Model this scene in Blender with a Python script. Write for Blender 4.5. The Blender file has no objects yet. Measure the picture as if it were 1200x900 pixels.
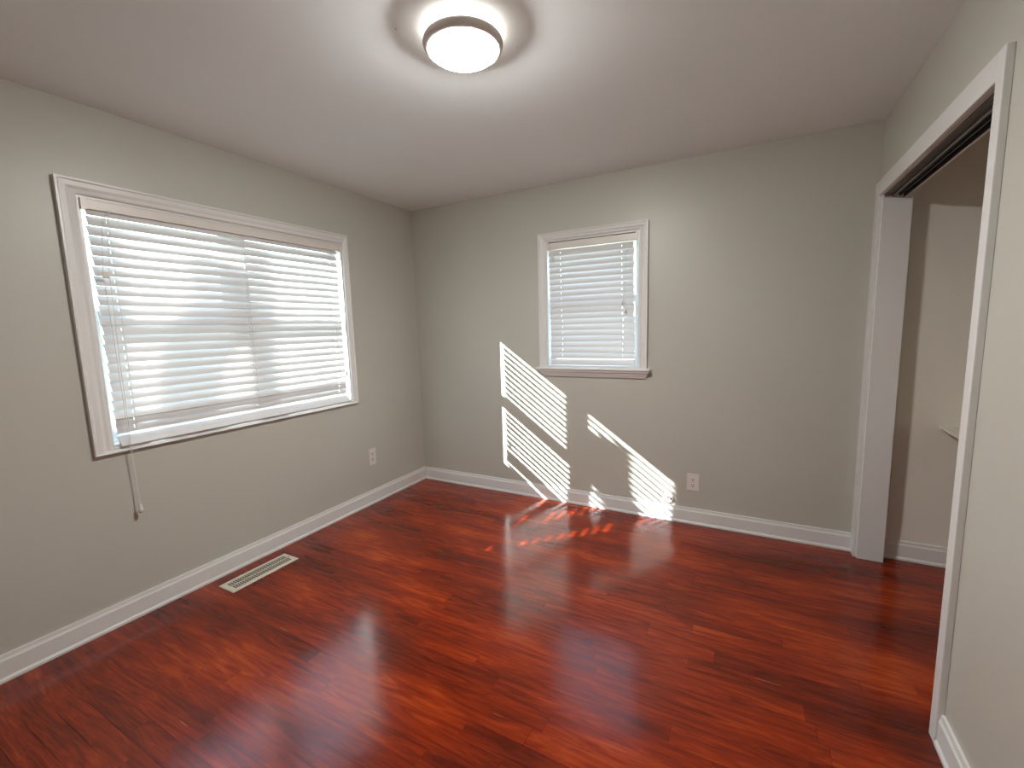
import bpy, bmesh, math, random
from mathutils import Vector, Matrix
random.seed(7)
sc = bpy.context.scene
COL = sc.collection
PI = math.pi

# ------------------------------------------------------------------ camera
cam_d = bpy.data.cameras.new('camera')
cam = bpy.data.objects.new('camera', cam_d); COL.objects.link(cam)
cam_d.sensor_width = 36.0; cam_d.sensor_fit = 'HORIZONTAL'
cam_d.lens = 516.544 * 36.0 / 1200.0
cam_d.clip_start = 0.03; cam_d.clip_end = 200
yaw, pit, rol = -0.4950, -0.1266, -0.0281
fw = Vector((math.sin(yaw)*math.cos(pit), math.cos(yaw)*math.cos(pit), math.sin(pit)))
r0 = Vector((math.cos(yaw), -math.sin(yaw), 0)); u0 = r0.cross(fw)
rr = r0*math.cos(rol) + u0*math.sin(rol); uu = -r0*math.sin(rol) + u0*math.cos(rol)
mw = Matrix((rr, uu, -fw)).transposed().to_4x4(); mw.translation = (2.6752, -3.1699, 1.3924)
cam.matrix_world = mw
sc.camera = cam

# ------------------------------------------------------------------ world, sun, exposure
sc.view_settings.view_transform = 'Standard'; sc.view_settings.look = 'None'
sc.view_settings.gamma = 1.0; sc.view_settings.exposure = 1.08
sc.view_settings.use_curve_mapping = False
SKY = 3.2
w = bpy.data.worlds.new('sky'); sc.world = w; w.use_nodes = True
nt = w.node_tree; bg = nt.nodes['Background']
geo = nt.nodes.new('ShaderNodeNewGeometry'); sep = nt.nodes.new('ShaderNodeSeparateXYZ')
nt.links.new(geo.outputs['Incoming'], sep.inputs[0])
mr = nt.nodes.new('ShaderNodeMapRange'); mr.inputs[1].default_value = -1.0; mr.inputs[2].default_value = 0.15
nt.links.new(sep.outputs[2], mr.inputs[0])
cr = nt.nodes.new('ShaderNodeValToRGB')
cr.color_ramp.elements[0].color = (0.42, 0.62, 1.0, 1); cr.color_ramp.elements[1].color = (0.86, 0.97, 1.0, 1)
nt.links.new(mr.outputs[0], cr.inputs[0]); nt.links.new(cr.outputs[0], bg.inputs[0])
bg.inputs[1].default_value = SKY
sun_d = bpy.data.lights.new('sun', 'SUN'); sun_d.energy = 20; sun_d.angle = math.radians(0.53)
sun_d.color = (0.93, 0.98, 1.0)
sun = bpy.data.objects.new('sun', sun_d); COL.objects.link(sun)
SUN = Vector((1.06, 1.0, -0.735*1.06)).normalized()
sun.rotation_euler = SUN.to_track_quat('-Z', 'Y').to_euler()
sun.location = (-6, -6, 6)
LAMP = 138.0
sc.cycles.max_bounces = 14; sc.cycles.diffuse_bounces = 8; sc.cycles.transparent_max_bounces = 16
sc.cycles.sample_clamp_indirect = 6.0
sc.cycles.use_denoising = True

# ------------------------------------------------------------------ materials
def srgb(r, g, b):
    f = lambda c: (c/255/12.92) if c/255 <= .04045 else ((c/255+.055)/1.055)**2.4
    return (f(r), f(g), f(b), 1)

def mat(name, color, rough=0.5, metal=0.0, spec=0.5, bump=0.0, bscale=200.0, mottle=0.0, coat=0.0):
    m = bpy.data.materials.new(name); m.use_nodes = True
    n = m.node_tree; b = n.nodes['Principled BSDF']
    b.inputs['Base Color'].default_value = color; b.inputs['Roughness'].default_value = rough
    b.inputs['Metallic'].default_value = metal; b.inputs['Specular IOR Level'].default_value = spec
    b.inputs['Coat Weight'].default_value = coat
    tc = n.nodes.new('ShaderNodeTexCoord')
    if mottle > 0:
        ns = n.nodes.new('ShaderNodeTexNoise'); ns.inputs['Scale'].default_value = 2.3; ns.inputs['Detail'].default_value = 4
        n.links.new(tc.outputs['Object'], ns.inputs['Vector'])
        mx = n.nodes.new('ShaderNodeMix'); mx.data_type = 'RGBA'
        mx.inputs[6].default_value = tuple(c*(1-mottle) for c in color[:3])+(1,)
        mx.inputs[7].default_value = tuple(min(1, c*(1+mottle)) for c in color[:3])+(1,)
        n.links.new(ns.outputs['Fac'], mx.inputs[0]); n.links.new(mx.outputs[2], b.inputs['Base Color'])
    if bump > 0:
        nb = n.nodes.new('ShaderNodeTexNoise'); nb.inputs['Scale'].default_value = bscale; nb.inputs['Detail'].default_value = 3
        n.links.new(tc.outputs['Object'], nb.inputs['Vector'])
        bp = n.nodes.new('ShaderNodeBump'); bp.inputs['Strength'].default_value = bump; bp.inputs['Distance'].default_value = 0.001
        n.links.new(nb.outputs['Fac'], bp.inputs['Height']); n.links.new(bp.outputs[0], b.inputs['Normal'])
    return m

M = {}
M['wall'] = mat('greige_wall_paint', (0.505, 0.50, 0.445, 1), 0.40, spec=0.5, bump=0.25, bscale=90, mottle=0.03)
M['closet'] = mat('brightened_closet_paint', (0.74, 0.71, 0.64, 1), 0.6, spec=0.3, bump=0.2, bscale=90, mottle=0.03)  # lighter than the room paint, making up for missing light in the closet
M['ceiling'] = mat('ceiling_paint', (0.83, 0.875, 0.885, 1), 0.85, spec=0.2, bump=0.3, bscale=60, mottle=0.02)
M['trim'] = mat('white_trim_paint', (0.71, 0.71, 0.70, 1), 0.33, spec=0.5, bump=0.15, bscale=40, mottle=0.03)
M['vinyl'] = mat('white_window_frame', (0.75, 0.76, 0.76, 1), 0.35)
M['plate'] = mat('ivory_plastic', (0.70, 0.665, 0.62, 1), 0.35)
M['jack'] = mat('pinkish_plastic', (0.72, 0.62, 0.58, 1), 0.4)
M['dark'] = mat('dark_socket', (0.015, 0.012, 0.01, 1), 0.6)
M['duct'] = mat('duct_interior', (0.02, 0.018, 0.016, 1), 0.8)
M['register'] = mat('cream_register_enamel', (0.62, 0.58, 0.48, 1), 0.4)
M['track_brown'] = mat('brown_track', (0.05, 0.03, 0.022, 1), 0.4, metal=0.3)
M['track_dark'] = mat('black_track_channel', (0.016, 0.018, 0.016, 1), 0.45)
M['track_metal'] = mat('grey_track_metal', (0.30, 0.31, 0.28, 1), 0.35, metal=0.8)
M['pan'] = mat('lamp_pan', (0.8, 0.79, 0.76, 1), 0.5)
M['ring'] = mat('lamp_ring', (0.72, 0.69, 0.66, 1), 0.35)
M['cord'] = mat('white_cord', (0.70, 0.68, 0.64, 1), 0.7)
M['tassel'] = mat('tassel_plastic', (0.72, 0.68, 0.62, 1), 0.4)
M['bark'] = mat('tree_bark', (0.10, 0.075, 0.055, 1), 0.9, bump=1, bscale=40, mottle=.3)
M['ground'] = mat('outside_ground', (0.26, 0.28, 0.20, 1), 0.95, mottle=.3)

def slat_mat():
    m = bpy.data.materials.new('white_slat_vinyl'); m.use_nodes = True
    n = m.node_tree; out = n.nodes['Material Output']; b = n.nodes['Principled BSDF']
    b.inputs['Base Color'].default_value = (0.70, 0.70, 0.70, 1); b.inputs['Roughness'].default_value = 0.4
    t = n.nodes.new('ShaderNodeBsdfTranslucent'); t.inputs[0].default_value = (0.80, 0.80, 0.84, 1)
    mx = n.nodes.new('ShaderNodeMixShader'); mx.inputs[0].default_value = 0.045
    n.links.new(b.outputs[0], mx.inputs[1]); n.links.new(t.outputs[0], mx.inputs[2]); n.links.new(mx.outputs[0], out.inputs[0])
    return m
M['slat'] = slat_mat()

def glass_mat():
    m = bpy.data.materials.new('window_glass'); m.use_nodes = True
    n = m.node_tree; out = n.nodes['Material Output']; n.nodes.remove(n.nodes['Principled BSDF'])
    t = n.nodes.new('ShaderNodeBsdfTransparent'); t.inputs[0].default_value = (0.97, 0.99, 0.98, 1)
    g = n.nodes.new('ShaderNodeBsdfGlossy'); g.inputs['Roughness'].default_value = 0.0
    fr = n.nodes.new('ShaderNodeFresnel'); fr.inputs[0].default_value = 1.45
    ge = n.nodes.new('ShaderNodeNewGeometry'); im = n.nodes.new('ShaderNodeMapRange')
    im.inputs[3].default_value = 1.45; im.inputs[4].default_value = 1/1.45      # same thin-pane reflectance from both faces
    n.links.new(ge.outputs['Backfacing'], im.inputs[0]); n.links.new(im.outputs[0], fr.inputs[0])
    mx = n.nodes.new('ShaderNodeMixShader')
    n.links.new(fr.outputs[0], mx.inputs[0]); n.links.new(t.outputs[0], mx.inputs[1]); n.links.new(g.outputs[0], mx.inputs[2])
    n.links.new(mx.outputs[0], out.inputs[0]); return m
M['glass'] = glass_mat()

def emit_mat(name, color, s):
    m = bpy.data.materials.new(name); m.use_nodes = True
    b = m.node_tree.nodes['Principled BSDF']
    b.inputs['Base Color'].default_value = (0.85, 0.85, 0.82, 1)
    b.inputs['Emission Color'].default_value = color; b.inputs['Emission Strength'].default_value = s
    return m
M['diffuser'] = emit_mat('lit_diffuser', (1.0, 0.97, 0.925, 1), LAMP)
M['lamp_side'] = emit_mat('lit_lamp_side', (1.0, 0.95, 0.86, 1), 2.2)

def floor_mat():
    m = bpy.data.materials.new('red_oak_strip_floor'); m.use_nodes = True
    n = m.node_tree; L = n.links; b = n.nodes['Principled BSDF']
    N = lambda t: n.nodes.new('ShaderNode'+t)
    def math_(op, a, c=None, d=None):
        x = N('Math'); x.operation = op
        for i, v in enumerate((a, c, d)):
            if v is None: continue
            if isinstance(v, (int, float)): x.inputs[i].default_value = v
            else: L.new(v, x.inputs[i])
        return x.outputs[0]
    tc = N('TexCoord'); sp = N('SeparateXYZ'); L.new(tc.outputs['Object'], sp.inputs[0])
    X, Y = sp.outputs[0], sp.outputs[1]
    yy = math_('DIVIDE', Y, 0.0745); row = math_('FLOOR', yy); fy = math_('FRACT', yy)
    wn = N('TexWhiteNoise'); wn.noise_dimensions = '1D'; L.new(row, wn.inputs['W'])
    xx = math_('ADD', math_('DIVIDE', X, 0.78), math_('MULTIPLY', wn.outputs['Value'], 7.31))
    colm = math_('FLOOR', xx); fx = math_('FRACT', xx)
    cmb = N('CombineXYZ'); L.new(row, cmb.inputs[0]); L.new(colm, cmb.inputs[1])
    pl = N('TexWhiteNoise'); pl.noise_dimensions = '2D'; L.new(cmb.outputs[0], pl.inputs['Vector'])
    # grain coordinates, shifted from plank to plank
    gv = N('CombineXYZ'); L.new(math_('MULTIPLY', X, 2.2), gv.inputs[0])
    L.new(math_('MULTIPLY', Y, 19.0), gv.inputs[1]); L.new(math_('MULTIPLY', pl.outputs['Value'], 40.0), gv.inputs[2])
    g1 = N('TexNoise'); g1.inputs['Scale'].default_value = 1.3; g1.inputs['Detail'].default_value = 7; g1.inputs['Roughness'].default_value = 0.62
    g1.inputs['Distortion'].default_value = 1.6; L.new(gv.outputs[0], g1.inputs['Vector'])
    g2v = N('CombineXYZ'); L.new(math_('MULTIPLY', X, 7), g2v.inputs[0]); L.new(math_('MULTIPLY', Y, 240.0), g2v.inputs[1]); L.new(pl.outputs['Value'], g2v.inputs[2])
    g2 = N('TexNoise'); g2.inputs['Scale'].default_value = 1.0; g2.inputs['Detail'].default_value = 3; L.new(g2v.outputs[0], g2.inputs['Vector'])
    # broad uneven stain
    bv = N('CombineXYZ'); L.new(math_('MULTIPLY', X, 0.9), bv.inputs[0]); L.new(math_('MULTIPLY', Y, 2.6), bv.inputs[1])
    bl = N('TexNoise'); bl.inputs['Scale'].default_value = 1.3; bl.inputs['Detail'].default_value = 3; L.new(bv.outputs[0], bl.inputs['Vector'])
    t = math_('ADD', math_('MULTIPLY', g1.outputs['Fac'], 0.75), math_('MULTIPLY', pl.outputs['Value'], 0.13))
    t = math_('ADD', t, math_('MULTIPLY', bl.outputs['Fac'], 0.85))
    t = math_('ADD', t, math_('MULTIPLY', g2.outputs['Fac'], 0.22))
    t = math_('SUBTRACT', t, 0.485)
    r = N('ValToRGB'); L.new(t, r.inputs[0]); e = r.color_ramp.elements
    e[0].position = 0.18; e[0].color = (0.058, 0.0052, 0.0016, 1)
    e[1].position = 0.85; e[1].color = (0.46, 0.082, 0.010, 1)
    for p, c in ((0.38, (0.125, 0.0105, 0.0012, 1)), (0.55, (0.225, 0.0195, 0.0018, 1)), (0.70, (0.33, 0.040, 0.0040, 1))):
        k = e.new(p); k.color = c
    # seams
    dy = math_('MINIMUM', fy, math_('SUBTRACT', 1.0, fy)); dx = math_('MINIMUM', fx, math_('SUBTRACT', 1.0, fx))
    sy = math_('LESS_THAN', dy, 0.015); sx = math_('LESS_THAN', dx, 0.0010)
    sn = N('TexNoise'); sn.inputs['Scale'].default_value = 1.1; L.new(cmb.outputs[0], sn.inputs['Vector'])
    nv = N('TexNoise'); nv.inputs['Scale'].default_value = 3.2; nv.inputs['Detail'].default_value = 2; L.new(tc.outputs['Object'], nv.inputs['Vector'])
    vis = math_('MULTIPLY', math_('SUBTRACT', nv.outputs['Fac'], 0.42), 4.0)
    cl = N('Clamp'); L.new(vis, cl.inputs[0])
    seam = math_('MULTIPLY', math_('MAXIMUM', sy, sx), cl.outputs[0])
    mx = N('Mix'); mx.data_type = 'RGBA'; L.new(math_('MULTIPLY', seam, 0.9), mx.inputs[0]); L.new(r.outputs[0], mx.inputs[6])
    mx.inputs[7].default_value = (0.018, 0.006, 0.004, 1)
    # pale scratches along the boards
    sv = N('CombineXYZ'); L.new(math_('MULTIPLY', X, 3.0), sv.inputs[0]); L.new(math_('MULTIPLY', Y, 85.0), sv.inputs[1])
    ss = N('TexNoise'); ss.inputs['Scale'].default_value = 1.0; ss.inputs['Detail'].default_value = 1; L.new(sv.outputs[0], ss.inputs['Vector'])
    scr = math_('MULTIPLY', math_('GREATER_THAN', ss.outputs['Fac'], 0.785), 0.35)
    m2 = N('Mix'); m2.data_type = 'RGBA'; L.new(scr, m2.inputs[0]); L.new(mx.outputs[2], m2.inputs[6]); m2.inputs[7].default_value = (0.42, 0.22, 0.14, 1)
    L.new(m2.outputs[2], b.inputs['Base Color'])
    rn = math_('ADD', math_('MULTIPLY', g1.outputs['Fac'], 0.10), 0.130)
    L.new(rn, b.inputs['Roughness'])
    L.new(math_('SUBTRACT', 0.46, math_('MULTIPLY', seam, 0.4)), b.inputs['Specular IOR Level'])
    hgt = math_('MULTIPLY', g2.outputs['Fac'], 0.12)
    # each board tips a hair, so reflections break from board to board
    hgt = math_('ADD', hgt, math_('MULTIPLY', math_('MULTIPLY', dy, pl.outputs['Value']), 0.8))
    lw = N('TexNoise'); lw.inputs['Scale'].default_value = 9; lw.inputs['Detail'].default_value = 2; L.new(tc.outputs['Object'], lw.inputs['Vector'])
    hgt = math_('ADD', hgt, math_('MULTIPLY', lw.outputs['Fac'], 2.2))
    bp = N('Bump'); bp.inputs['Strength'].default_value = 0.5; bp.inputs['Distance'].default_value = 0.0009
    L.new(hgt, bp.inputs['Height']); L.new(bp.outputs[0], b.inputs['Normal'])
    return m
M['floor'] = floor_mat()

# ------------------------------------------------------------------ helpers
def box(bm, lo, hi):
    (x0, y0, z0), (x1, y1, z1) = lo, hi
    v = [bm.verts.new(c) for c in ((x0,y0,z0),(x1,y0,z0),(x1,y1,z0),(x0,y1,z0),(x0,y0,z1),(x1,y0,z1),(x1,y1,z1),(x0,y1,z1))]
    for f in ((0,3,2,1),(4,5,6,7),(0,1,5,4),(1,2,6,5),(2,3,7,6),(3,0,4,7)): bm.faces.new([v[i] for i in f])

def prism(bm, prof, a, b, axis):
    """closed profile swept from a to b along axis. prof: list of (p,q) in the two other axes, in xyz order"""
    def P(p, q, t):
        return {0: (t, p, q), 1: (p, t, q), 2: (p, q, t)}[axis]
    A = [bm.verts.new(P(p, q, a)) for p, q in prof]; B = [bm.verts.new(P(p, q, b)) for p, q in prof]
    k = len(prof)
    for i in range(k): bm.faces.new((A[i], A[(i+1) % k], B[(i+1) % k], B[i]))
    bm.faces.new(A[::-1]); bm.faces.new(B)

def lathe(bm, prof, c=(0,0,0), seg=48, cap=True):
    """prof: (r,z) list"""
    rings = []
    for r, z in prof:
        if r < 1e-6: rings.append([bm.verts.new((c[0], c[1], c[2]+z))])
        else: rings.append([bm.verts.new((c[0]+r*math.cos(2*PI*i/seg), c[1]+r*math.sin(2*PI*i/seg), c[2]+z)) for i in range(seg)])
    for A, B in zip(rings, rings[1:]):
        for i in range(seg):
            j = (i+1) % seg
            if len(A) == 1: bm.faces.new((A[0], B[i], B[j]))
            elif len(B) == 1: bm.faces.new((A[i], A[j], B[0]))
            else: bm.faces.new((A[i], A[j], B[j], B[i]))
    if cap:
        for R in (rings[0], rings[-1]):
            if len(R) > 1: bm.faces.new(R)

def tube(bm, pts, r, seg=6):
    pts = [Vector(p) for p in pts]; rings = []
    rs = r if isinstance(r, (list, tuple)) else [r]*len(pts)
    for i, p in enumerate(pts):
        d = (pts[min(i+1, len(pts)-1)] - pts[max(i-1, 0)]).normalized()
        a = d.orthogonal().normalized() if i == 0 else (pa - d*pa.dot(d)).normalized()
        pa = a; c = d.cross(a)
        rings.append([bm.verts.new(p + (a*math.cos(2*PI*k/seg) + c*math.sin(2*PI*k/seg))*rs[i]) for k in range(seg)])
    for A, B in zip(rings, rings[1:]):
        for k in range(seg): bm.faces.new((A[k], A[(k+1) % seg], B[(k+1) % seg], B[k]))
    bm.faces.new(rings[0][::-1]); bm.faces.new(rings[-1])

def obj(name, bm, m, parent=None, bevel=0.0, smooth=False, loc=None):
    bmesh.ops.recalc_face_normals(bm, faces=bm.faces)
    me = bpy.data.meshes.new(name); bm.to_mesh(me); bm.free()
    me.materials.append(m)
    o = bpy.data.objects.new(name, me); COL.objects.link(o)
    if parent: o.parent = parent
    if loc: o.location = loc
    if smooth:
        for p in me.polygons: p.use_smooth = True
    if bevel:
        b = o.modifiers.new('bevel', 'BEVEL'); b.width = bevel; b.segments = 2; b.limit_method = 'ANGLE'
    return o

def struct(o): o['kind'] = 'structure'; return o
def thing(name, label, cat, loc=(0,0,0), group=None):
    o = bpy.data.objects.new(name, None); COL.objects.link(o); o.location = loc; o.empty_display_size = 0.1
    o['label'] = label; o['category'] = cat
    if group: o['group'] = group
    return o
def boxes(name, lst, m, parent=None, bevel=0.0, loc=None):
    bm = bmesh.new()
    for lo, hi in lst: box(bm, lo, hi)
    return obj(name, bm, m, parent, bevel, loc=loc)

# ------------------------------------------------------------------ room dimensions (metres)
W, H, YF, T = 3.274, 2.44, -4.0, 0.12         # width, ceiling, front wall, wall thickness
CX = 4.0                                      # closet back
# window openings
A0, A1, B0, B1 = -2.27, -0.805, 0.875, 2.04   # left window: y, z
C0, C1, D0, D1 = 1.285, 1.99, 1.083, 2.037    # back window: x, z
OY0, OY1, OZ = -1.355, -0.08, 2.035           # closet opening

# floor and ceiling
struct(boxes('floor', [((-T, YF-T, -0.06), (CX+T, T, 0))], M['floor']))
struct(boxes('ceiling', [((-T, YF-T, H), (CX+T, T, H+0.08))], M['ceiling']))
# walls
struct(boxes('wall_left', [((-T, YF, 0), (0, A0, H)), ((-T, A1, 0), (0, 0, H)), ((-T, A0, 0), (0, A1, B0)), ((-T, A0, B1), (0, A1, H))], M['wall']))
struct(boxes('wall_back', [((-T, 0, 0), (C0, T, H)), ((C1, 0, 0), (W, T, H)), ((C0, 0, 0), (C1, T, D0)), ((C0, 0, D1), (C1, T, H))], M['wall']))
struct(boxes('wall_right', [((W, YF, 0), (W+T, OY0, H)), ((W, OY0, OZ), (W+T, 0, H)), ((W, OY1, 0), (W+T, 0, OZ))], M['wall']))
struct(boxes('wall_front', [((-T, YF-T, 0), (W+T, YF, H))], M['wall']))
struct(boxes('wall_closet_side', [((W, 0, 0), (CX+T, T, H))], M['closet']))
struct(boxes('wall_closet_back', [((CX, -2.2, 0), (CX+T, 0, H))], M['closet']))
struct(boxes('wall_closet_near', [((W+T, -2.2-T, 0), (CX+T, -2.2, H))], M['closet']))

# baseboards: board with bevelled top and a shoe at the foot
def bb_prof(s=1):
    return [(0, 0), (0.020*s, 0), (0.020*s, 0.010), (0.014*s, 0.020), (0.014*s, 0.088), (0.010*s, 0.097), (0.008*s, 0.112), (0, 0.112)]
bm = bmesh.new(); prism(bm, bb_prof(), YF, 0, 1); struct(obj('baseboard_left', bm, M['trim']))
bm = bmesh.new(); prism(bm, [(-p, q) for p, q in bb_prof()], 0.020, W-0.02, 0); struct(obj('baseboard_back', bm, M['trim']))
bm = bmesh.new(); prism(bm, [(W-p, q) for p, q in bb_prof()], YF, -1.402, 1); struct(obj('baseboard_right', bm, M['trim']))
bm = bmesh.new(); prism(bm, [(-p, q) for p, q in bb_prof()], W+T, CX, 0); struct(obj('baseboard_closet', bm, M['trim']))
bm = bmesh.new(); prism(bm, [(CX-p, q) for p, q in bb_prof()], -2.2, -0.02, 1); struct(obj('baseboard_closet_back', bm, M['trim']))
bm = bmesh.new(); prism(bm, [(YF+p, q) for p, q in bb_prof()], 0.02, W-0.02, 0); struct(obj('baseboard_front', bm, M['trim']))

# ------------------------------------------------------------------ closet trim
cx0 = W-0.020
bm = bmesh.new()
box(bm, (cx0, -0.082, 0), (W, -0.002, OZ))                 # far casing
box(bm, (cx0, -1.402, 0), (W, OY0, OZ+0.077))              # near casing
box(bm, (cx0, OY0, OZ), (W, -0.002, OZ+0.077))             # head casing
struct(obj('trim_1', bm, M['trim'], bevel=0.0025))
bm = bmesh.new()
box(bm, (W-0.004, OY1-0.014, 0), (W+T, OY1, OZ))
box(bm, (W-0.004, OY0, 0), (W+T, OY0+0.014, OZ))
box(bm, (W, OY0+0.014, OZ-0.003), (W+T, OY1-0.014, OZ))
struct(obj('trim_2', bm, M['trim'], bevel=0.002))

# bypass door track under the closet header
tk = thing('sliding_door_track', 'dark double channel sliding door track under the closet header', 'door track', (W, (OY0+OY1)/2, OZ-0.003))
ya, yb = OY0+0.014, OY1-0.014; ym = (OY0+OY1)/2; zt = 0.0
def trk(name, lst, m):
    return boxes(name, [((a[0], a[1]-ym, a[2]), (b[0], b[1]-ym, b[2])) for a, b in lst], m, tk)
trk('front_channel', [((0.002, ya, -0.004), (0.034, yb, 0)), ((0.002, ya, -0.010), (0.005, yb, -0.004))], M['track_brown'])
trk('divider', [((0.034, ya, -0.012), (0.038, yb, 0)), ((0.038, ya, -0.012), (0.042, yb, -0.009))], M['track_metal'])
trk('rear_channel', [((0.038, ya, -0.004), (0.080, yb, 0)), ((0.080, ya, -0.024), (0.083, yb, 0)), ((0.062, ya, -0.014), (0.067, yb, -0.004))], M['track_dark'])

# closet shelf
sh = thing('closet_shelf', 'small pale shelf fixed low on the closet side wall', 'shelf', (3.80, -0.45, 0.79))
boxes('board', [((-0.195, -0.45, -0.007), (0.20, 0.45, 0.007))], M['closet'], sh, bevel=0.002)

# ------------------------------------------------------------------ windows
def casing_profile(wd):  # across width 0..wd, thickness
    return [(0, 0), (0, 0.012), (wd*0.15, 0.016), (wd*0.35, 0.013), (wd*0.55, 0.019), (wd*0.80, 0.021), (wd, 0.024), (wd, 0)]
def casing(bm, a0, a1, z0, z1, wl, wr, wt, wb, P):
    """picture-frame casing mitred at the corners. P(a,z,t) -> xyz; inner opening a0..a1, z0..z1"""
    f = [(0, 0), (0, .011), (.12, .014), (.3, .012), (.5, .017), (.8, .019), (.88, .024), (1, .024), (1, 0)]
    rings = []
    for s, t in f:
        L = [(a0-wl*s, z0-wb*s), (a1+wr*s, z0-wb*s), (a1+wr*s, z1+wt*s), (a0-wl*s, z1+wt*s)]
        rings.append([bm.verts.new(P(a, z, t)) for a, z in L])
    for A, B in zip(rings, rings[1:]):
        for i in range(4): bm.faces.new((A[i], A[(i+1) % 4], B[(i+1) % 4], B[i]))
    for i in range(4): bm.faces.new((rings[0][i], rings[0][(i+1) % 4], rings[-1][(i+1) % 4], rings[-1][i]))

def sash(name, parent, y0, y1, z0, z1, d0, d1, s, P, rail_b=None, rail_t=None):
    rb = rail_b or s; rt = rail_t or s
    bm = bmesh.new()
    def bx(a0, a1, zz0, zz1):
        p = P(a0, zz0, d0); q = P(a1, zz1, d1)
        box(bm, tuple(map(min, p, q)), tuple(map(max, p, q)))
    bx(y0, y0+s, z0, z1); bx(y1-s, y1, z0, z1); bx(y0+s, y1-s, z0, z0+rb); bx(y0+s, y1-s, z1-rt, z1)
    o = obj(name, bm, M['vinyl'], parent, bevel=0.003)
    bm = bmesh.new(); dm = (d0+d1)/2
    p = P(y0+s, z0+rb, dm-0.0015); q = P(y1-s, z1-rt, dm+0.0015)
    box(bm, tuple(map(min, p, q)), tuple(map(max, p, q)))
    obj('glass', bm, M['glass'], o)
    return o

# left window (two double-hung units with a mullion between)
P1 = lambda a, z, t: (t, a, z)      # t into the room
w1 = bpy.data.objects.new('window_1', None); COL.objects.link(w1); struct(w1)
bm = bmesh.new(); casing(bm, A0, A1, B0, B1, 0.068, 0.042, 0.063, 0.024, P1); obj('casing', bm, M['trim'], w1)
bm = bmesh.new()
j = 0.012
for lo, hi in (((-T, A0, B0), (0.0, A0+j, B1)), ((-T, A1-j, B0), (0.0, A1, B1)), ((-T, A0+j, B1-j), (0.0, A1-j, B1)), ((-T, A0+j, B0), (0.004, A1-j, B0+j))):
    box(bm, lo, hi)
obj('window_jamb', bm, M['trim'], w1)
YM = -1.540
bm = bmesh.new(); box(bm, (-0.118, YM-0.045, B0+j), (-0.070, YM+0.045, B1-j)); obj('mullion', bm, M['vinyl'], w1, bevel=0.003)
for s0, s1 in ((A0+j, YM-0.045), (YM+0.045, A1-j)):
    far = s0 < YM-0.1
    sash('upper_sash', w1, s0, s1, 1.458, B1-j, -0.116, -0.098, 0.038 if not far else 0.038, P1, rail_b=0.072, rail_t=0.030)
    sash('lower_sash', w1, s0, s1, B0+j, 1.530, -0.094, -0.074, 0.038, P1, rail_b=0.050, rail_t=0.072)
# back window (one double-hung unit)
P2 = lambda a, z, t: (a, -t, z)
w2 = bpy.data.objects.new('window_2', None); COL.objects.link(w2); struct(w2)
bm = bmesh.new(); casing(bm, C0, C1, D0+0.001, D1, 0.055, 0.059, 0.052, 0.0005, P2); obj('casing', bm, M['trim'], w2)
bm = bmesh.new()
for lo, hi in (((C0, 0, D0), (C0+j, T, D1)), ((C1-j, 0, D0), (C1, T, D1)), ((C0+j, 0, D1-j), (C1-j, T, D1)), ((C0+j, 0.0, D0), (C1-j, T, D0+j))):
    box(bm, lo, hi)
obj('window_jamb', bm, M['trim'], w2)
# stool and apron moulding with returned ends
bm = bmesh.new()
prism(bm, [(0, 1.083), (-0.046, 1.083), (-0.052, 1.078), (-0.052, 1.068), (-0.046, 1.063), (0, 1.063)], 1.208, 2.073, 0)
obj('window_stool', bm, M['trim'], w2)
bm = bmesh.new()
pr = [(0, 1.063), (-0.042, 1.063), (-0.040, 1.052), (-0.028, 1.044), (-0.024, 1.034), (-0.016, 1.022), (-0.012, 1.012), (0, 1.012)]
AA = [bm.verts.new((1.222+0.9*(0.042+p) if p else 1.25, p, q)) for p, q in pr]
BB = [bm.verts.new((2.066-0.9*(0.042+p) if p else 2.04, p, q)) for p, q in pr]
for i in range(len(pr)):
    bm.faces.new((AA[i], AA[(i+1) % len(pr)], BB[(i+1) % len(pr)], BB[i]))
bm.faces.new(AA[::-1]); bm.faces.new(BB)
obj('window_apron', bm, M['trim'], w2)
sash('upper_sash', w2, C0+j, C1-j, 1.555, D1-j, 0.098, 0.116-.0, 0.036, lambda a, z, t: (a, t, z), rail_b=0.05)
sash('lower_sash', w2, C0+j, C1-j, D0+j, 1.605, 0.074, 0.094, 0.036, lambda a, z, t: (a, t, z), rail_b=0.045)

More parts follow.
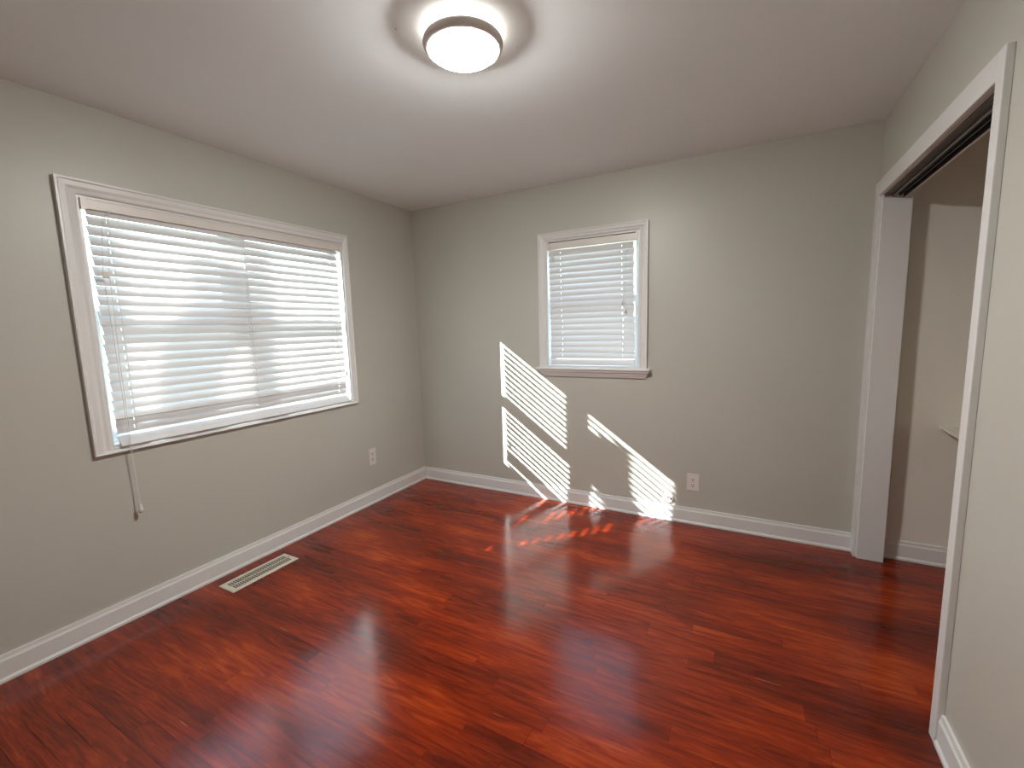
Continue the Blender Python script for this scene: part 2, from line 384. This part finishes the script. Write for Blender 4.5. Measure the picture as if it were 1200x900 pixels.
# ------------------------------------------------------------------ blinds
def slat_mesh(bm, a0, a1, z, tilt, slots, P, d=0.0, wd=0.050, th=0.0022, roll=0.0, shift=0.0):
    """one slat along the window. tilt: radians below horizontal of the room-side edge. P(a,z,t)."""
    cuts = sorted({a0, a1} | {c for s in slots for c in (s-0.0015, s+0.0015)})
    us = [-0.5, -0.16, 0.16, 0.5]
    def v(a, u, top):
        uw = u*wd; arc = 0.0018*(1-(2*u)**2)
        n = arc + (th/2 if top else -th/2)
        t = uw*math.cos(tilt) + n*math.sin(tilt)
        zz = -uw*math.sin(tilt) + n*math.cos(tilt)
        return P(a+shift, z + zz + roll*(a-(a0+a1)/2), d + t)
    V = {}
    def g(i, k, top):
        key = (i, k, top)
        if key not in V: V[key] = bm.verts.new(v(cuts[i], us[k], top))
        return V[key]
    def present(i, k):
        if i < 0 or i >= len(cuts)-1 or k < 0 or k > 2: return False
        mid = (cuts[i]+cuts[i+1])/2
        return not (k == 1 and any(abs(mid-s) < 0.0015 for s in slots))
    for i in range(len(cuts)-1):
        for k in range(3):
            if not present(i, k): continue
            bm.faces.new((g(i,k,1), g(i+1,k,1), g(i+1,k+1,1), g(i,k+1,1)))
            bm.faces.new((g(i,k,0), g(i,k+1,0), g(i+1,k+1,0), g(i+1,k,0)))
            if not present(i-1, k): bm.faces.new((g(i,k,0), g(i,k,1), g(i,k+1,1), g(i,k+1,0)))
            if not present(i+1, k): bm.faces.new((g(i+1,k,0), g(i+1,k+1,0), g(i+1,k+1,1), g(i+1,k,1)))
            if not present(i, k-1): bm.faces.new((g(i,k,0), g(i+1,k,0), g(i+1,k,1), g(i,k,1)))
            if not present(i, k+1): bm.faces.new((g(i,k+1,0), g(i,k+1,1), g(i+1,k+1,1), g(i+1,k+1,0)))

def tassel(bm, x, y, z, s=1.0):
    lathe(bm, [(0.0015*s, 0.022*s), (0.004*s, 0.018*s), (0.0065*s, 0.004*s), (0.0075*s, -0.004*s), (0.006*s, -0.010*s), (0.002*s, -0.012*s)], (x, y, z), 12)

# left blind
bl = thing('window_blind', 'wide white two-inch slat blind, backlit, covering the large left window', 'blind', (0.0, -1.535, 1.99))
LB = (0.0, -1.535, 1.99)
inv = lambda P: (lambda a, z, t: tuple(c-l for c, l in zip(P(a, z, t), LB)))
PL = inv(P1)
Y0, Y1 = -2.238, -0.850
slots1 = (-2.166, -1.538, -0.912)
bm = bmesh.new()
T59 = math.radians(64.5)
n = 22
for k in range(n):
    slat_mesh(bm, Y0+random.uniform(-.003, .003), Y1+random.uniform(-.002, .002), 1.9795-0.0452*k, T59+math.radians(random.uniform(-1.5, 1.5)), slots1, PL, d=-0.010, roll=random.uniform(-.001, .001))
slat_mesh(bm, Y0, Y1, 0.9985, math.radians(82), slots1, PL, d=-0.008)
slat_mesh(bm, Y0, Y1, 0.9610, math.radians(80), slots1, PL, d=-0.012, roll=.001)
obj('slats', bm, M['slat'], bl, smooth=False)
bm = bmesh.new(); lo = PL(A0+j+.006, 1.982, -0.052); hi = PL(A1-j-.006, 2.026, 0.008); box(bm, lo, hi)
hr = obj('head_rail', bm, M['plate'], bl, bevel=0.003)
for a in (A0+j+.001, A1-j-.021):
    bm = bmesh.new(); box(bm, PL(a, 1.978, -0.054), PL(a+.020, 2.0275, 0.0105))
    obj('mounting_bracket', bm, M['plate'], hr, bevel=0.001)
bm = bmesh.new()
slat_mesh(bm, Y0-.002, Y1+.002, 0.898, math.radians(48), (), PL, d=0.008, wd=0.062, th=0.013)
obj('bottom_rail', bm, M['slat'], bl, bevel=0.003)
for s in slots1:
    bm = bmesh.new()
    for dt in (-0.0255, 0.0125):
        pts = [PL(s+0.001, z, dt-0.0) for z in (1.992, 1.5, 0.92)]
        tube(bm, pts, 0.0008, 5)
    for k in range(n):
        z = 1.9795-0.0452*k-0.004
        tube(bm, [PL(s+.001, z+0.0215, -0.0255), PL(s+.001, z-0.0215, 0.0125)], 0.0006, 4)
    obj('ladder_cord', bm, M['cord'], bl)
# lift cords with tassel
bm = bmesh.new()
pts = [(0.012, -2.155, 1.992), (0.024, -2.176, 1.93), (0.030, -2.196, 1.70), (0.034, -2.204, 1.3), (0.036, -2.206, 0.84), (0.037, -2.203, 0.56)]
tube(bm, [tuple(c-l for c, l in zip(p, LB)) for p in pts], 0.0013, 6)
pts = [(0.012, -2.150, 1.992), (0.024, -2.196, 1.93), (0.030, -2.218, 1.70), (0.034, -2.214, 1.3), (0.036, -2.211, 0.84), (0.037, -2.205, 0.56)]
tube(bm, [tuple(c-l for c, l in zip(p, LB)) for p in pts], 0.0013, 6)
pc = obj('lift_cord', bm, M['cord'], bl)
bm = bmesh.new(); tassel(bm, 0.037-LB[0], -2.204-LB[1], 0.548-LB[2], 1.35); obj('tassel', bm, M['tassel'], pc, smooth=True)
bm = bmesh.new(); box(bm, PL(-2.222, 1.674, 0.025), PL(-2.196, 1.702, 0.036)); obj('cord_condenser', bm, M['tassel'], pc, bevel=.003)
# cord ladder at right with its equalizer
bm = bmesh.new()
for s in (-0.860, -0.852):
    tube(bm, [PL(s, 1.992, 0.010), PL(s-.003, 1.6, 0.020), PL(s, 1.09, 0.020)], 0.0010, 5)
tc_ = obj('tilt_cord', bm, M['cord'], bl)
bm = bmesh.new(); tassel(bm, *PL(-0.860, 1.08, 0.020)); tassel(bm, *PL(-0.852, 1.09, 0.020)); obj('tassel', bm, M['tassel'], tc_, smooth=True)

# back blind: narrower than the opening, hangs a little skewed
LB = (1.63, 0.0, 1.99)
bk = thing('window_blind', 'narrow cream slat blind, nearly closed, in the small back window', 'blind', LB)
PB = inv(lambda a, z, t: (a, 0.012-t, z))
slots2 = (1.400, 1.862)
bm = bmesh.new(); n2 = 19
for k in range(n2):
    z = 1.943-0.0428*k
    sh_ = 0.008*k/n2 if k < 12 else 0.012
    if k >= 16: sh_ = 0.020
    slat_mesh(bm, 1.304 + (0.004 if k < 12 else 0), 1.948+random.uniform(-.004, .002), z, math.radians(67+random.uniform(-3, 2.5)), slots2, PB, d=-0.004, roll=random.uniform(-.004, .004), shift=sh_*(1 if k < 16 else .5))
obj('slats', bm, M['slat'], bk)
bm = bmesh.new(); box(bm, PB(C0+j+.006, 1.970, -0.045), PB(C1-j-.012, 2.019, 0.006)); hr = obj('head_rail', bm, M['plate'], bk, bevel=.003)
for a, b_ in ((C0+j+.001, C0+j+.014), (C1-j-.016, C1-j-.001)):
    bm = bmesh.new(); box(bm, PB(a, 1.975, -0.046), PB(b_, 2.0245, 0.0125)); obj('mounting_bracket', bm, M['tassel'], hr, bevel=.001)
bm = bmesh.new(); slat_mesh(bm, 1.316, 1.955, 1.118, math.radians(70), (), PB, d=0.002, wd=0.036, th=0.011); obj('bottom_rail', bm, M['slat'], bk, bevel=.002)
for s in slots2:
    bm = bmesh.new()
    for dt in (-0.019, 0.0115):
        tube(bm, [PB(s, 1.985, dt), PB(s+.003, 1.5, dt), PB(s+.008, 1.13, dt)], 0.0008, 5)
    obj('ladder_cord', bm, M['cord'], bk)
bm = bmesh.new()
for s, e in ((1.876, 1.560), (1.896, 1.500)):
    tube(bm, [PB(s-.012, 1.985, 0.012), PB(s, 1.92, 0.020), PB(s, e, 0.020)], 0.0011, 5)
c2 = obj('lift_cord', bm, M['tassel'], bk)
bm = bmesh.new(); tassel(bm, *PB(1.876, 1.548, 0.020), 1.3); tassel(bm, *PB(1.896, 1.488, 0.020), 1.3); obj('tassel', bm, M['tassel'], c2, smooth=True)
bm = bmesh.new()
tube(bm, [PB(1.352, 1.985, 0.012), PB(1.352, 1.93, 0.018), PB(1.352, 1.905, 0.018)], 0.0011, 5)
tube(bm, [PB(1.312, 1.995, 0.012), PB(1.312, 1.96, 0.015), PB(1.312, 1.93, 0.015)], 0.0011, 5)
c3 = obj('tilt_cord', bm, M['tassel'], bk)
bm = bmesh.new(); tassel(bm, *PB(1.352, 1.90, 0.018), 0.9); obj('tassel', bm, M['tassel'], c3, smooth=True)

# ------------------------------------------------------------------ ceiling light
LX, LY = 1.742, -1.735
cl = thing('ceiling_light', 'round flush ceiling light with glowing white diffuser and slim grey ring', 'ceiling light', (LX, LY, H)); cl.scale = (0.93, 0.93, 1.0)
bm = bmesh.new(); lathe(bm, [(0.122, 0), (0.122, -0.012)], seg=64); obj('base', bm, M['pan'], cl)
bm = bmesh.new(); lathe(bm, [(0.1225, -0.012), (0.1255, -0.054)], seg=64, cap=False); obj('side_glow', bm, M['lamp_side'], cl, smooth=False)
bm = bmesh.new()
lathe(bm, [(0.127, -0.040), (0.140, -0.036), (0.150, -0.039), (0.153, -0.047), (0.149, -0.058), (0.138, -0.0665), (0.131, -0.066), (0.127, -0.054), (0.127, -0.040)], seg=72, cap=False)
obj('ring', bm, M['ring'], cl, smooth=True)
bm = bmesh.new()
prof = [(0.1255, -0.054), (0.1290, -0.0620)] + [(0.129*math.cos(a*PI/180), -0.0620-0.0380*math.sin(a*PI/180)) for a in range(8, 89, 8)] + [(0, -0.100)]
lathe(bm, prof, seg=64, cap=False); obj('diffuser', bm, M['diffuser'], cl, smooth=True)

# small screws left in the ceiling by the lamp, nail in the wall
def stub(name, label, cat, loc, r, axis, m, group=None):
    t = bmesh.new()
    lathe(t, [(r*0.45, 0), (r*0.45, r*0.8), (r, r*0.9), (r*0.95, r*1.2), (r*0.5, r*1.5)], seg=14)
    o = obj(name, t, m); o.location = loc
    if axis == 'down': o.rotation_euler = (PI, 0, 0)
    if axis == '-y': o.rotation_euler = (PI/2, 0, 0)
    o['label'] = label; o['category'] = cat
    return o
stub('screw', 'tiny brown screw head in the ceiling left of the round light', 'screw', (1.551, -1.865, H), 0.004, 'down', M['ring'])
stub('screw', 'tiny tan screw head in the ceiling at the right rim of the light glow', 'screw', (1.868, -1.560, H), 0.004, 'down', M['ring'])
stub('nail', 'small nail in the back wall just under the left end of the window sill', 'nail', (1.349, 0, 0.873), 0.004, '-y', M['track_metal'])

# ------------------------------------------------------------------ outlets
def outlet(label, loc, rz, wd, ht):
    o = thing('wall_outlet', label, 'outlet', loc); o.rotation_euler = (0, 0, rz)
    # local: faces -y
    bm = bmesh.new()
    x, z = wd/2, ht/2
    for (a, b_) in (((-x, -0.0045, -z), (x, 0, z)),): box(bm, a, b_)
    obj('plate', bm, M['plate'], o, bevel=0.0025)
    for s in (-1, 1):
        c = s*0.0195*ht/0.115
        bm = bmesh.new()
        k = 20; r = 0.0172
        ring = [(r*math.cos(2*PI*i/k), max(-0.0135, min(0.0135, r*math.sin(2*PI*i/k)))) for i in range(k)]
        prism_pts = ring
        A = [bm.verts.new((p, -0.0045, c+q)) for p, q in ring]; B = [bm.verts.new((p*.97, -0.0065, c+q*.97)) for p, q in ring]
        for i in range(k): bm.faces.new((A[i], A[(i+1) % k], B[(i+1) % k], B[i]))
        bm.faces.new(A[::-1]); bm.faces.new(B)
        rc = obj('receptacle', bm, M['plate'], o)
        bm = bmesh.new()
        box(bm, (-0.0086, -0.0070, c-0.0015), (-0.0050, -0.0062, c+0.0090)); box(bm, (0.0050, -0.0070, c-0.0005), (0.0086, -0.0062, c+0.0085))
        gb = [bm.verts.new((0.0038*math.cos(2*PI*i/12), -0.0070, c-0.0080+0.0038*math.sin(2*PI*i/12))) for i in range(12)]
        ga = [bm.verts.new((v.co.x, -0.0062, v.co.z)) for v in gb]
        bm.faces.new(gb); bm.faces.new(ga[::-1])
        for i in range(12): bm.faces.new((gb[i], gb[(i+1) % 12], ga[(i+1) % 12], ga[i]))
        obj('slots', bm, M['dark'], rc)
    bm = bmesh.new(); lathe(bm, [(0.0028, 0), (0.0028, 0.0012), (0.0015, 0.0018)], seg=12)
    s_ = obj('screw', bm, M['track_metal'], o); s_.location = (0, -0.0045, 0); s_.rotation_euler = (PI/2, 0, 0)
    return o
outlet('ivory outlet on the back wall, right of the sun stripes', (2.366, 0, 0.298), 0, 0.078, 0.122)
outlet('ivory outlet on the left wall near the room corner', (0, -0.645, 0.385), PI/2, 0.072, 0.135)

# round jack plate by the baseboard
jk = thing('jack_plate', 'round pinkish cable plate low on the back wall at the edge of sunlight', 'cable plate', (2.205, 0, 0.163))
bm = bmesh.new(); lathe(bm, [(0.040, 0), (0.040, 0.006), (0.036, 0.010), (0.022, 0.012), (0, 0.012)], seg=36)
o = obj('cover', bm, M['jack'], jk, smooth=False); o.rotation_euler = (PI/2, 0, 0)
for i, (a, b_, r) in enumerate(((-0.020, 0.004, .0035), (-0.001, 0.000, .0045), (0.020, -0.003, .0045))):
    bm = bmesh.new(); lathe(bm, [(r, 0), (r, 0.0015), (0, 0.0018)], seg=14)
    o = obj('screw_hole', bm, M['dark'], jk); o.rotation_euler = (PI/2, 0, 0); o.location = (a, -0.0118, b_)

# ------------------------------------------------------------------ floor register
fr = thing('floor_register', 'cream metal floor register with slotted grille beside left baseboard', 'floor vent', (0.172, -1.73, 0))
hx, hy = 0.070, 0.200; ix, iy = 0.046, 0.172
bm = bmesh.new()
def ring_faces(bm, levels):
    rs = []
    for (a, b_, z) in levels: rs.append([bm.verts.new((sx*a, sy*b_, z)) for sx, sy in ((-1,-1),(1,-1),(1,1),(-1,1))])
    for A, B in zip(rs, rs[1:]):
        for i in range(4): bm.faces.new((A[i], A[(i+1) % 4], B[(i+1) % 4], B[i]))
    return rs
ring_faces(bm, [(hx, hy, 0.0005), (hx, hy, 0.0025), (hx-0.006, hy-0.006, 0.0055), (ix, iy, 0.0055), (ix, iy, 0.001), (hx, hy, 0.0005)])
obj('frame', bm, M['register'], fr)
bm = bmesh.new(); box(bm, (-ix, -iy, 0.0004), (ix, iy, 0.0012)); obj('duct_opening', bm, M['duct'], fr)
bm = bmesh.new()
NL = 26
for i in range(NL+1):
    y = -iy + 2*iy*i/NL
    prism(bm, [(y-0.0022, 0.0012), (y+0.0022, 0.0012), (y+0.0022, 0.0048), (y-0.0022, 0.0048)], -ix, ix, 0)
box(bm, (-0.0022, -iy, 0.0013), (0.0022, iy, 0.0052))
obj('grille', bm, M['register'], fr)
bm = bmesh.new(); box(bm, (-0.004, iy+0.006, 0.0055), (0.004, iy+0.014, 0.012)); obj('damper_lever', bm, M['register'], fr, bevel=.001)

# ------------------------------------------------------------------ outside
struct(boxes('ground', [((-25, -25, -0.5), (-T-0.02, 25, -0.42)), ((-T-0.02, T+0.02, -0.5), (25, 25, -0.42))], M['ground']))
# a leaning tree a little way outside the left window shades part of it
tr = thing('tree', 'bare leaning tree trunk just outside the large left window', 'tree', (-1.35, -3.2, -0.42))
def back(y, z, x):   # follow the sun ray from the glass plane back out to x
    k = (x+0.1)/1.06
    return (x, y+k, z-0.735*(x+0.1))
loc = Vector((-1.35, -3.2, -0.42))
bm = bmesh.new()
pts = [(-1.35, -3.25, -0.42), (-1.35, -3.23, 0.9), back(-2.00, 1.08, -1.35), back(-1.96, 1.30, -1.35), back(-1.93, 1.42, -1.35), back(-1.80, 1.55, -1.35), back(-1.765, 1.66, -1.35), back(-1.755, 1.78, -1.35), back(-1.752, 1.855, -1.35)]
tube(bm, [tuple(Vector(p)-loc) for p in pts], [0.12, 0.11, 0.11, 0.11, 0.110, 0.115, 0.120, 0.130, 0.130], 14)
obj('trunk', bm, M['bark'], tr, smooth=True)
